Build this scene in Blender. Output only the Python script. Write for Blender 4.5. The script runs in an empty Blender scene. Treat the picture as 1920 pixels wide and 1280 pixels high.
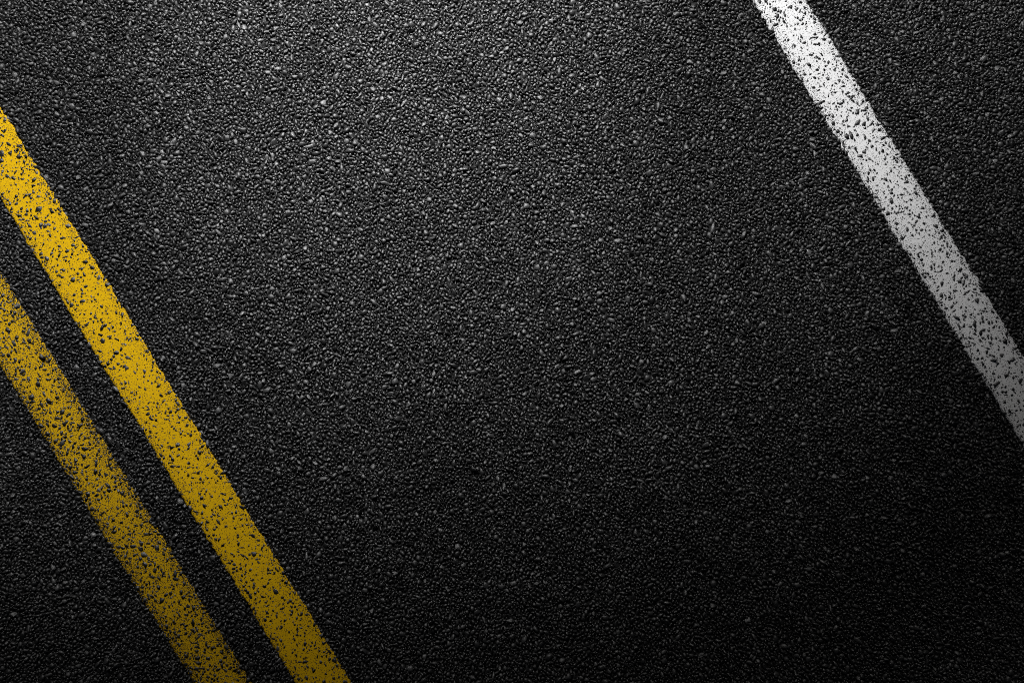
import bpy, math, random
import numpy as np
from mathutils import Vector, kdtree

# ------------------------------------------------------------------ camera, sky, light, exposure
sc = bpy.context.scene
col = sc.collection
PX = 2.18 / 1920.0                    # metres of road per photograph pixel
FRAME_W, FRAME_H = 2.18, 2.18 * 682 / 1024
LENS = 30.0

cam = bpy.data.cameras.new('camera')
cam.lens = LENS
cam.sensor_width = 36.0
cam.clip_start = 0.05
cam.clip_end = 3000.0
cam_o = bpy.data.objects.new('camera', cam)
cam_o.location = (0, 0, FRAME_W * LENS / 36.0)
col.objects.link(cam_o)
sc.camera = cam_o

LAMP = Vector((-0.37, 2.00, 1.60))    # the lamp stands beyond the upper edge of the picture
AIM = Vector((-0.44, 1.88, 0.0))
w = bpy.data.worlds.new('World')
sc.world = w
w.use_nodes = True
nt = w.node_tree
bg = nt.nodes['Background']
sky = nt.nodes.new('ShaderNodeTexSky')
sky.sky_type = 'NISHITA'
sky.sun_disc = False
sky.sun_elevation = math.radians(35.6)
sky.sun_rotation = math.radians(-8.5)
nt.links.new(sky.outputs[0], bg.inputs[0])
bg.inputs[1].default_value = 0.002    # night: hardly any sky light

sun = bpy.data.lights.new('sun', 'SUN')
sun.energy = 0.55
sun.angle = math.radians(0.5)
sun.color = (1, 0.97, 0.93)
sun_o = bpy.data.objects.new('sun', sun)
sun_o.rotation_euler = (Vector((-0.12, 0.80, 0.58)) * -1).to_track_quat('-Z', 'Y').to_euler()
col.objects.link(sun_o)

spot = bpy.data.lights.new('road_lamp_light', 'SPOT')
spot.energy = 347
spot.color = (1.0, 1.0, 1.0)
spot.spot_size = math.radians(2 * 57.9)
spot.spot_blend = 0.33
spot.shadow_soft_size = 0.025
spot_o = bpy.data.objects.new('road_lamp_light', spot)
spot_o.location = LAMP
spot_o.rotation_euler = (AIM - LAMP).to_track_quat('-Z', 'Y').to_euler()
col.objects.link(spot_o)

core = bpy.data.lights.new('road_lamp_core', 'SPOT')     # the same lamp: the bright core of its beam
core.energy = 400
core.color = (1.0, 1.0, 1.0)
core.spot_size = math.radians(2 * 18.5)
core.spot_blend = 1.0
core.shadow_soft_size = 0.025
core_o = bpy.data.objects.new('road_lamp_core', core)
core_o.location = LAMP
core_o.rotation_euler = (Vector((-0.28, 0.76, 0.0)) - LAMP).to_track_quat('-Z', 'Y').to_euler()
col.objects.link(core_o)

sc.view_settings.view_transform = 'Standard'
sc.view_settings.look = 'None'
sc.view_settings.exposure = 0.0
sc.view_settings.gamma = 1.0
sc.cycles.filter_width = 1.05
sc.cycles.sample_clamp_indirect = 0.1
sc.cycles.sample_clamp_direct = 4.0
sc.cycles.max_bounces = 3
sc.cycles.use_light_tree = False
sc.cycles.caustics_reflective = False
sc.cycles.use_denoising = False        # keep the fine grain of the stones
sc.view_settings.use_curve_mapping = False

rng = np.random.default_rng(11)
random.seed(11)


# ------------------------------------------------------------------ materials
def new_mat(name):
    m = bpy.data.materials.new(name)
    m.use_nodes = True
    n = m.node_tree.nodes
    return m, n, m.node_tree.links, n['Principled BSDF']


def noise(n, l, vec, scale, detail=3.0, rough=0.6):
    t = n.new('ShaderNodeTexNoise')
    t.inputs['Scale'].default_value = scale
    t.inputs['Detail'].default_value = detail
    t.inputs['Roughness'].default_value = rough
    l.new(vec, t.inputs['Vector'])
    return t.outputs['Fac']


def ramp(n, l, fac, lo, hi, a=0.0, b=1.0):
    t = n.new('ShaderNodeMapRange')
    t.inputs['From Min'].default_value = lo
    t.inputs['From Max'].default_value = hi
    t.inputs['To Min'].default_value = a
    t.inputs['To Max'].default_value = b
    l.new(fac, t.inputs['Value'])
    return t.outputs['Result']


def math_node(n, l, op, a, b):
    t = n.new('ShaderNodeMath')
    t.operation = op
    for i, v in enumerate((a, b)):
        if hasattr(v, 'is_output'):
            l.new(v, t.inputs[i])
        else:
            t.inputs[i].default_value = v
    return t.outputs[0]


def mat_stone():
    m, n, l, b = new_mat('bitumen_coated_stone')
    at = n.new('ShaderNodeAttribute')
    at.attribute_name = 'stone_tone'
    geo = n.new('ShaderNodeNewGeometry')
    nz = noise(n, l, geo.outputs['Position'], 700, 3, 0.65)
    k = ramp(n, l, nz, 0.3, 0.7, 0.55, 1.4)
    mul = math_node(n, l, 'MULTIPLY', at.outputs['Fac'], k)
    comb = n.new('ShaderNodeCombineColor')
    for i in range(3):
        l.new(mul, comb.inputs[i])
    l.new(comb.outputs[0], b.inputs['Base Color'])
    l.new(ramp(n, l, nz, 0.3, 0.7, 0.50, 0.24), b.inputs['Roughness'])
    b.inputs['Specular IOR Level'].default_value = 0.85
    bump = n.new('ShaderNodeBump')
    bump.inputs['Strength'].default_value = 0.8
    bump.inputs['Distance'].default_value = 0.0011
    l.new(noise(n, l, geo.outputs['Position'], 560, 3, 0.7), bump.inputs['Height'])
    l.new(bump.outputs[0], b.inputs['Normal'])
    return m


def mat_mastic():
    m, n, l, b = new_mat('asphalt_mastic')
    geo = n.new('ShaderNodeNewGeometry')
    P = geo.outputs['Position']
    vor = n.new('ShaderNodeTexVoronoi')
    vor.inputs['Scale'].default_value = 125
    l.new(P, vor.inputs['Vector'])
    nz = noise(n, l, P, 600, 4, 0.7)
    lw = noise(n, l, P, 2.5, 3, 0.6)
    tone = math_node(n, l, 'MULTIPLY', ramp(n, l, nz, 0.3, 0.7, 0.005, 0.016), ramp(n, l, lw, 0.3, 0.7, 0.8, 1.2))
    comb = n.new('ShaderNodeCombineColor')
    for i in range(3):
        l.new(tone, comb.inputs[i])
    l.new(comb.outputs[0], b.inputs['Base Color'])
    b.inputs['Roughness'].default_value = 0.7
    b.inputs['Specular IOR Level'].default_value = 0.25
    h = math_node(n, l, 'ADD', ramp(n, l, vor.outputs['Distance'], 0.0, 0.8, 1.0, 0.0), math_node(n, l, 'MULTIPLY', nz, 0.5))
    bump = n.new('ShaderNodeBump')
    bump.inputs['Strength'].default_value = 1.0
    bump.inputs['Distance'].default_value = 0.004
    l.new(h, bump.inputs['Height'])
    l.new(bump.outputs[0], b.inputs['Normal'])
    return m


def mat_paint(name, rgb, rgb2, worn):
    m, n, l, b = new_mat(name)
    geo = n.new('ShaderNodeNewGeometry')
    P = geo.outputs['Position']
    mix = n.new('ShaderNodeMix')
    mix.data_type = 'RGBA'
    mix.inputs[6].default_value = (*rgb, 1)
    mix.inputs[7].default_value = (*rgb2, 1)
    l.new(ramp(n, l, noise(n, l, P, 260, 4, 0.65), 0.35, 0.65), mix.inputs[0])
    # wear: pin holes where the film has come off and the bitumen shows
    att = n.new('ShaderNodeAttribute')
    att.attribute_name = 'edge_wear'
    big = noise(n, l, P, 14, 2, 0.5)
    thr = math_node(n, l, 'ADD', 0.578 - worn, math_node(n, l, 'MULTIPLY', big, 0.05))
    thr = math_node(n, l, 'SUBTRACT', thr, math_node(n, l, 'MULTIPLY', att.outputs['Fac'], 0.07 + worn * 0.2))
    spk = noise(n, l, P, 430, 2.5, 0.6)
    d = math_node(n, l, 'SUBTRACT', spk, thr)
    wear = ramp(n, l, d, -0.01, 0.02)
    mix2 = n.new('ShaderNodeMix')
    mix2.data_type = 'RGBA'
    l.new(wear, mix2.inputs[0])
    l.new(mix.outputs[2], mix2.inputs[6])
    mix2.inputs[7].default_value = (0.018, 0.018, 0.019, 1)
    l.new(mix2.outputs[2], b.inputs['Base Color'])
    b.inputs['Roughness'].default_value = 0.75
    b.inputs['Specular IOR Level'].default_value = 0.06
    bump = n.new('ShaderNodeBump')
    bump.inputs['Strength'].default_value = 0.35
    bump.inputs['Distance'].default_value = 0.0008
    hh = math_node(n, l, 'SUBTRACT', noise(n, l, P, 330, 3, 0.6), wear)
    l.new(hh, bump.inputs['Height'])
    l.new(bump.outputs[0], b.inputs['Normal'])
    return m


M_STONE = mat_stone()
M_MASTIC = mat_mastic()
M_YELLOW = mat_paint('worn_yellow_road_paint', (0.74, 0.45, 0.003), (0.68, 0.395, 0.005), 0.0)
M_YELLOW_WORN = mat_paint('thin_yellow_road_paint', (0.72, 0.44, 0.004), (0.64, 0.37, 0.006), 0.052)
M_WHITE = mat_paint('worn_white_road_paint', (0.80, 0.80, 0.80), (0.72, 0.72, 0.72), 0.0)


# ------------------------------------------------------------------ the road sheet
ZX, ZY = 1.36, 0.98                    # half size of the stretch whose stones are built
TOP = 0.0050                           # mean height of the stone tops above the mastic
vs, fs = [], []
for hx, hy, z in ((ZX, ZY, 0), (ZX + .004, ZY + .004, TOP - .0004), (ZX + 3, ZY + 3, TOP - .0004), (1500, 1500, TOP - .0004)):
    vs += [(-hx, -hy, z), (hx, -hy, z), (hx, hy, z), (-hx, hy, z)]
fs.append((0, 1, 2, 3))
for r in range(3):
    for k in range(4):
        a, b_ = r * 4 + k, r * 4 + (k + 1) % 4
        fs.append((a, a + 4, b_ + 4, b_))
me = bpy.data.meshes.new('road')
me.from_pydata(vs, [], fs)
me.materials.append(M_MASTIC)
road = bpy.data.objects.new('road', me)
road['kind'] = 'structure'
road['label'] = 'dark grey coarse asphalt road surface of tightly packed bitumen-coated stones'
col.objects.link(road)

# ------------------------------------------------------------------ the painted lines
SLOPE = 0.610                          # pixels right per pixel down
D = Vector((SLOPE, -1.0)).normalized() # along the lines
N = Vector((-D.y, D.x))                # across the lines, towards the upper right
LINES = [  # x of the centre at pixel row y, half width (m), film height (m)
    ('yellow_line', 438.0, 1000.0, 0.0505, TOP + 0.00010, M_YELLOW),
    ('yellow_line', 248.5, 1000.0, 0.0520, TOP - 0.00045, M_YELLOW_WORN),
    ('white_line', 1764.0, 500.0, 0.0488, TOP + 0.00005, M_WHITE),
]


def px2m(x, y):
    return Vector(((x - 960) * PX, (640 - y) * PX))


def smooth_noise(count, step, r):
    k = max(2, count // step + 3)
    ctrl = r.normal(size=k)
    return np.interp(np.arange(count), np.arange(k) * step, ctrl)


def build_line(name, cx, cy, hw, z, mat, seed):
    r = np.random.default_rng(seed)
    c = px2m(cx, cy)
    c = c - D * c.dot(D)               # foot of the perpendicular from the picture's centre
    U = np.concatenate([[-400, -40, -6, -2.2], np.arange(-1.75, 1.7501, 0.003), [2.2, 6, 40, 400]])
    nu, nv = len(U), 27
    e = []
    for s in range(2):
        o = smooth_noise(nu, 2, r) * 0.0010 + smooth_noise(nu, 9, r) * 0.0004 + smooth_noise(nu, 60, r) * 0.0005
        chips = np.where(r.random(nu) < 0.05, r.uniform(0.001, 0.0035, nu), 0)
        chips = np.maximum(chips, np.roll(chips, 1) * 0.7)
        e.append(hw + o - chips)
    t = np.linspace(-1, 1, nv)
    V = np.where(t[None, :] >= 0, t[None, :] * e[0][:, None], t[None, :] * e[1][:, None])
    edge = np.clip((np.abs(t) - 0.55) / 0.45, 0, 1) ** 1.5
    Z = z + smooth_noise(nu, 25, r)[:, None] * 0.00012 - edge[None, :] * 0.00035
    Z = Z + r.normal(size=(nu, nv)) * 0.00010
    # slow patches of thicker and thinner film
    gx = smooth_noise(nu, 40, r)[:, None] * np.cos(t * 2.2 + 1)[None, :] * 0.00015
    Z = Z + gx
    X = c.x + U[:, None] * D.x + V * N.x
    Y = c.y + U[:, None] * D.y + V * N.y
    top = np.stack([X, Y, Z], -1).reshape(-1, 3)
    idx = np.arange(nu * nv).reshape(nu, nv)
    q = np.stack([idx[:-1, :-1], idx[1:, :-1], idx[1:, 1:], idx[:-1, 1:]], -1).reshape(-1, 4)
    loop = np.concatenate([idx[:, 0], idx[-1, 1:], idx[::-1, -1][1:], idx[0, ::-1][1:-1]])
    base = top[loop].copy()
    base[:, 2] = -0.001
    nb = len(loop)
    bi = nu * nv + np.arange(nb)
    sk = np.stack([loop, bi, np.roll(bi, -1), np.roll(loop, -1)], -1)
    verts = np.concatenate([top, base])
    faces = np.concatenate([q, sk])
    m = bpy.data.meshes.new(name)
    m.from_pydata(verts.tolist(), [], faces.tolist())
    a = m.attributes.new('edge_wear', 'FLOAT', 'POINT')
    ew = np.zeros(len(verts), np.float32)
    ew[:nu * nv] = np.broadcast_to(np.clip((np.abs(t) - 0.45) / 0.55, 0, 1), (nu, nv)).reshape(-1)
    ew[nu * nv:] = 1
    a.data.foreach_set('value', ew)
    m.polygons.foreach_set('use_smooth', np.ones(len(m.polygons), bool))
    m.materials.append(mat)
    m.update()
    n_up = m.polygons[0].normal.z
    if n_up < 0:
        m.flip_normals()
    o = bpy.data.objects.new(name, m)
    col.objects.link(o)
    o['category'] = 'road line'
    return o


line_objs = [build_line(*L, seed=100 + i) for i, L in enumerate(LINES)]
line_objs[0]['label'] = 'solid yellow painted line beside the open lane, the less worn of the two'
line_objs[1]['label'] = 'more worn and speckled yellow painted line at the lower left corner'
line_objs[2]['label'] = 'single speckled white painted line crossing the upper right of the asphalt'
line_objs[0]['group'] = line_objs[1]['group'] = 'double yellow lines'

# ------------------------------------------------------------------ the stones of the asphalt
# pack discs, the big ones first, then fill the gaps with grit
AREA = (2 * ZX) * (2 * ZY)
n_try = int(AREA * 23500)
rad = np.clip(np.exp(rng.normal(math.log(0.00305), 0.40, n_try)), 0.0016, 0.0078)
rad = np.sort(rad)[::-1]
CELL = 0.0085
gw, gh = int(2 * ZX / CELL) + 5, int(2 * ZY / CELL) + 5
grid = {}
acc = []
ru = random.random
for r0 in rad.tolist():
    for t_ in range(26):
        x = (ru() * 2 - 1) * ZX
        y = (ru() * 2 - 1) * ZY
        ci, cj = int((x + ZX) / CELL) + 2, int((y + ZY) / CELL) + 2
        ok = True
        for i in (ci - 2, ci - 1, ci, ci + 1, ci + 2) if r0 > 0.0048 else (ci - 1, ci, ci + 1):
            gi = i * gh
            for j in (cj - 1, cj, cj + 1):
                lst = grid.get(gi + j)
                if lst:
                    for (px_, py_, pr) in lst:
                        dd = (r0 + pr) * 0.83
                        if (px_ - x) ** 2 + (py_ - y) ** 2 < dd * dd:
                            ok = False
                            break
                    if not ok:
                        break
            if not ok:
                break
        if ok:
            grid.setdefault(ci * gh + cj, []).append((x, y, r0))
            acc.append((x, y, r0))
            break
big = np.array(acc)
kd = kdtree.KDTree(len(big))
for i, (x, y, r0) in enumerate(acc):
    kd.insert((x, y, 0), i)
kd.balance()
grit = []
pitch = 0.0034
for yy in np.arange(-FRAME_H / 2 - .06, FRAME_H / 2 + .06, pitch).tolist():
    for xx in np.arange(-FRAME_W / 2 - .06, FRAME_W / 2 + .06, pitch).tolist():
        x = xx + (ru() - .5) * pitch * 1.3
        y = yy + (ru() - .5) * pitch * 1.3
        gap = 1.0
        for co, i, dist in kd.find_n((x, y, 0), 2):
            gap = min(gap, dist - acc[i][2])
        if gap > 0.0002:
            grit.append((x, y, min(0.0021, max(0.0009, gap * 1.15 + 0.0003)) * (0.8 + 0.4 * ru())))
grit = np.array(grit)
print('stones', len(big), 'grit', len(grit))


def stone_verts(P, tops, tilt, n, rings, r):
    """P: (k,3) x, y, radius.  Returns verts (k, nvert, 3) of angular stones; rings = [(radius, height below the top / radius)]."""
    k = len(P)
    ang = (np.arange(n)[None, :] + r.uniform(-.42, .42, (k, n))) * (2 * math.pi / n) + r.uniform(0, 6.28, (k, 1))
    asp = np.exp(np.clip(r.normal(0, 0.28, (k, 1)), -0.42, 0.42))
    rot = r.uniform(0, math.pi, (k, 1))
    ux, uy = np.cos(ang) * asp, np.sin(ang) / asp
    dx, dy = ux * np.cos(rot) - uy * np.sin(rot), ux * np.sin(rot) + uy * np.cos(rot)
    j = r.uniform(0.68, 1.24, (k, n))
    out = []
    for (fr, fz, jz) in rings:
        jj = j * r.uniform(0.9, 1.1, (k, n))
        X = P[:, :1] + dx * jj * fr * P[:, 2:3]
        Y = P[:, 1:2] + dy * jj * fr * P[:, 2:3]
        Z = tops[:, None] - fz * P[:, 2:3] + r.normal(0, 1, (k, n)) * jz * P[:, 2:3]
        Z = Z + tilt[:, :1] * (X - P[:, :1]) + tilt[:, 1:2] * (Y - P[:, 1:2])
        out.append(np.stack([X, Y, Z], -1))
    cx = P[:, :2] + r.normal(0, 0.15, (k, 2)) * P[:, 2:3]
    cz = tops + r.normal(0.0, 0.04, k) * P[:, 2]
    out.append(np.concatenate([cx, cz[:, None]], 1)[:, None, :])
    return np.concatenate(out, 1)


def stone_faces(n, nr):
    f = []
    for q in range(nr - 1):
        for i in range(n):
            a, b = q * n + i, q * n + (i + 1) % n
            f += [(a, b, b + n), (a, b + n, a + n)]
    c = nr * n
    for i in range(n):
        f.append(((nr - 1) * n + i, (nr - 1) * n + (i + 1) % n, c))
    return np.array(f)


RINGS_FULL = [(1.03, 1.6, 0.0), (0.98, 0.52, 0.22), (0.77, 0.07, 0.08)]
RINGS_LOW = [(1.05, 1.3, 0.0), (0.78, 0.11, 0.12)]


def tones(k, r):
    t = np.exp(r.normal(math.log(0.0195), 0.60, k))
    light = r.random(k) < 0.006
    t[light] *= r.uniform(1.8, 2.8, light.sum())
    return np.clip(t, 0.006, 0.085)


def heights(P, r, mean, sd):
    h = r.normal(mean, sd, len(P))
    return np.clip(h, mean - 2.6 * sd, mean + 1.9 * sd)


tops = heights(big, rng, TOP - 0.0002, 0.0011)
tilts = rng.normal(0, 0.30, (len(big), 2))
tone = tones(len(big), rng)


def patches(P, seed, size):
    """Smooth uneven field over the road, about -1..1, made of random waves of about the given size (m)."""
    r = np.random.default_rng(seed)
    f = np.zeros(len(P))
    for q in range(14):
        a, k, ph = r.uniform(0, 6.283), 6.283 / (size * r.uniform(0.6, 2.4)), r.uniform(0, 6.283)
        f += np.sin((P[:, 0] * math.cos(a) + P[:, 1] * math.sin(a)) * k + ph)
    return f / 3.4


# the mix is uneven: patches with fewer pale stones and slightly low or proud spots
tone *= np.exp(0.22 * patches(big, 31, 0.06) + 0.14 * patches(big, 32, 0.25))
tops += 0.00022 * patches(big, 33, 0.07) * 0.7

# which stones show as pieces of their own: the 300 largest in the picture that no paint covers
inside = (np.abs(big[:, 0]) < FRAME_W / 2 - .01) & (np.abs(big[:, 1]) < FRAME_H / 2 - .01)
for (nm, cx, cy, hw, z, mt) in LINES:
    c = px2m(cx, cy)
    dist = np.abs((big[:, 0] - c.x) * N.x + (big[:, 1] - c.y) * N.y)
    inside &= dist > hw + 0.006
cand = np.where(inside & (tops > TOP - 0.0010))[0]
cand = cand[np.argsort(-big[cand, 2])][:300]
single = np.zeros(len(big), bool)
single[cand] = True

in_frame = (np.abs(big[:, 0]) < FRAME_W / 2 + .03) & (np.abs(big[:, 1]) < FRAME_H / 2 + .03)
parts = []
big_enough = big[:, 2] > 0.0031
for mask, n, rings in ((in_frame & ~single & big_enough, 6, RINGS_FULL), (in_frame & ~single & ~big_enough, 5, RINGS_LOW),
                       (~in_frame & ~single, 5, RINGS_LOW)):
    parts.append((stone_verts(big[mask], tops[mask], tilts[mask], n, rings, rng), stone_faces(n, len(rings)), tone[mask]))
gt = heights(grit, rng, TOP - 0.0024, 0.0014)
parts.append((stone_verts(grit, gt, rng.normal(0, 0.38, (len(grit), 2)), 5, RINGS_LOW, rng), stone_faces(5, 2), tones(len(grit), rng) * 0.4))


def mesh_from(parts, name):
    V, F, T, off = [], [], [], 0
    for v, f, t in parts:
        k, nv = v.shape[:2]
        V.append(v.reshape(-1, 3))
        F.append((f[None] + (np.arange(k) * nv)[:, None, None]).reshape(-1, 3) + off)
        T.append(np.repeat(t, nv))
        off += k * nv
    V, F, T = np.concatenate(V), np.concatenate(F), np.concatenate(T)
    m = bpy.data.meshes.new(name)
    m.vertices.add(len(V))
    m.vertices.foreach_set('co', V.astype(np.float32).ravel())
    m.loops.add(len(F) * 3)
    m.loops.foreach_set('vertex_index', F.astype(np.int32).ravel())
    m.polygons.add(len(F))
    m.polygons.foreach_set('loop_start', (np.arange(len(F)) * 3).astype(np.int32))
    m.update(calc_edges=True)
    a = m.attributes.new('stone_tone', 'FLOAT', 'POINT')
    a.data.foreach_set('value', T.astype(np.float32))
    m.materials.append(M_STONE)
    return m


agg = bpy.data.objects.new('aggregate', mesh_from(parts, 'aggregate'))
agg['kind'] = 'stuff'
agg.parent = road
col.objects.link(agg)
print('triangles', len(agg.data.polygons))

variants = []
vt = tones(24, np.random.default_rng(5))
for i in range(24):
    r = np.random.default_rng(900 + i)
    v = stone_verts(np.array([[0, 0, 1.0]]), np.zeros(1), r.normal(0, 0.13, (1, 2)), 8, RINGS_FULL, r)
    variants.append(mesh_from([(v, stone_faces(8, 3), vt[i:i + 1])], 'stone'))
for q, i in enumerate(cand):
    o = bpy.data.objects.new('stone', variants[q % 24])
    x, y, r0 = big[i]
    o.location = (x, y, tops[i])
    o.scale = (r0, r0, r0)
    o.rotation_euler = (0, 0, ru() * 6.283)
    o.parent = road
    col.objects.link(o)
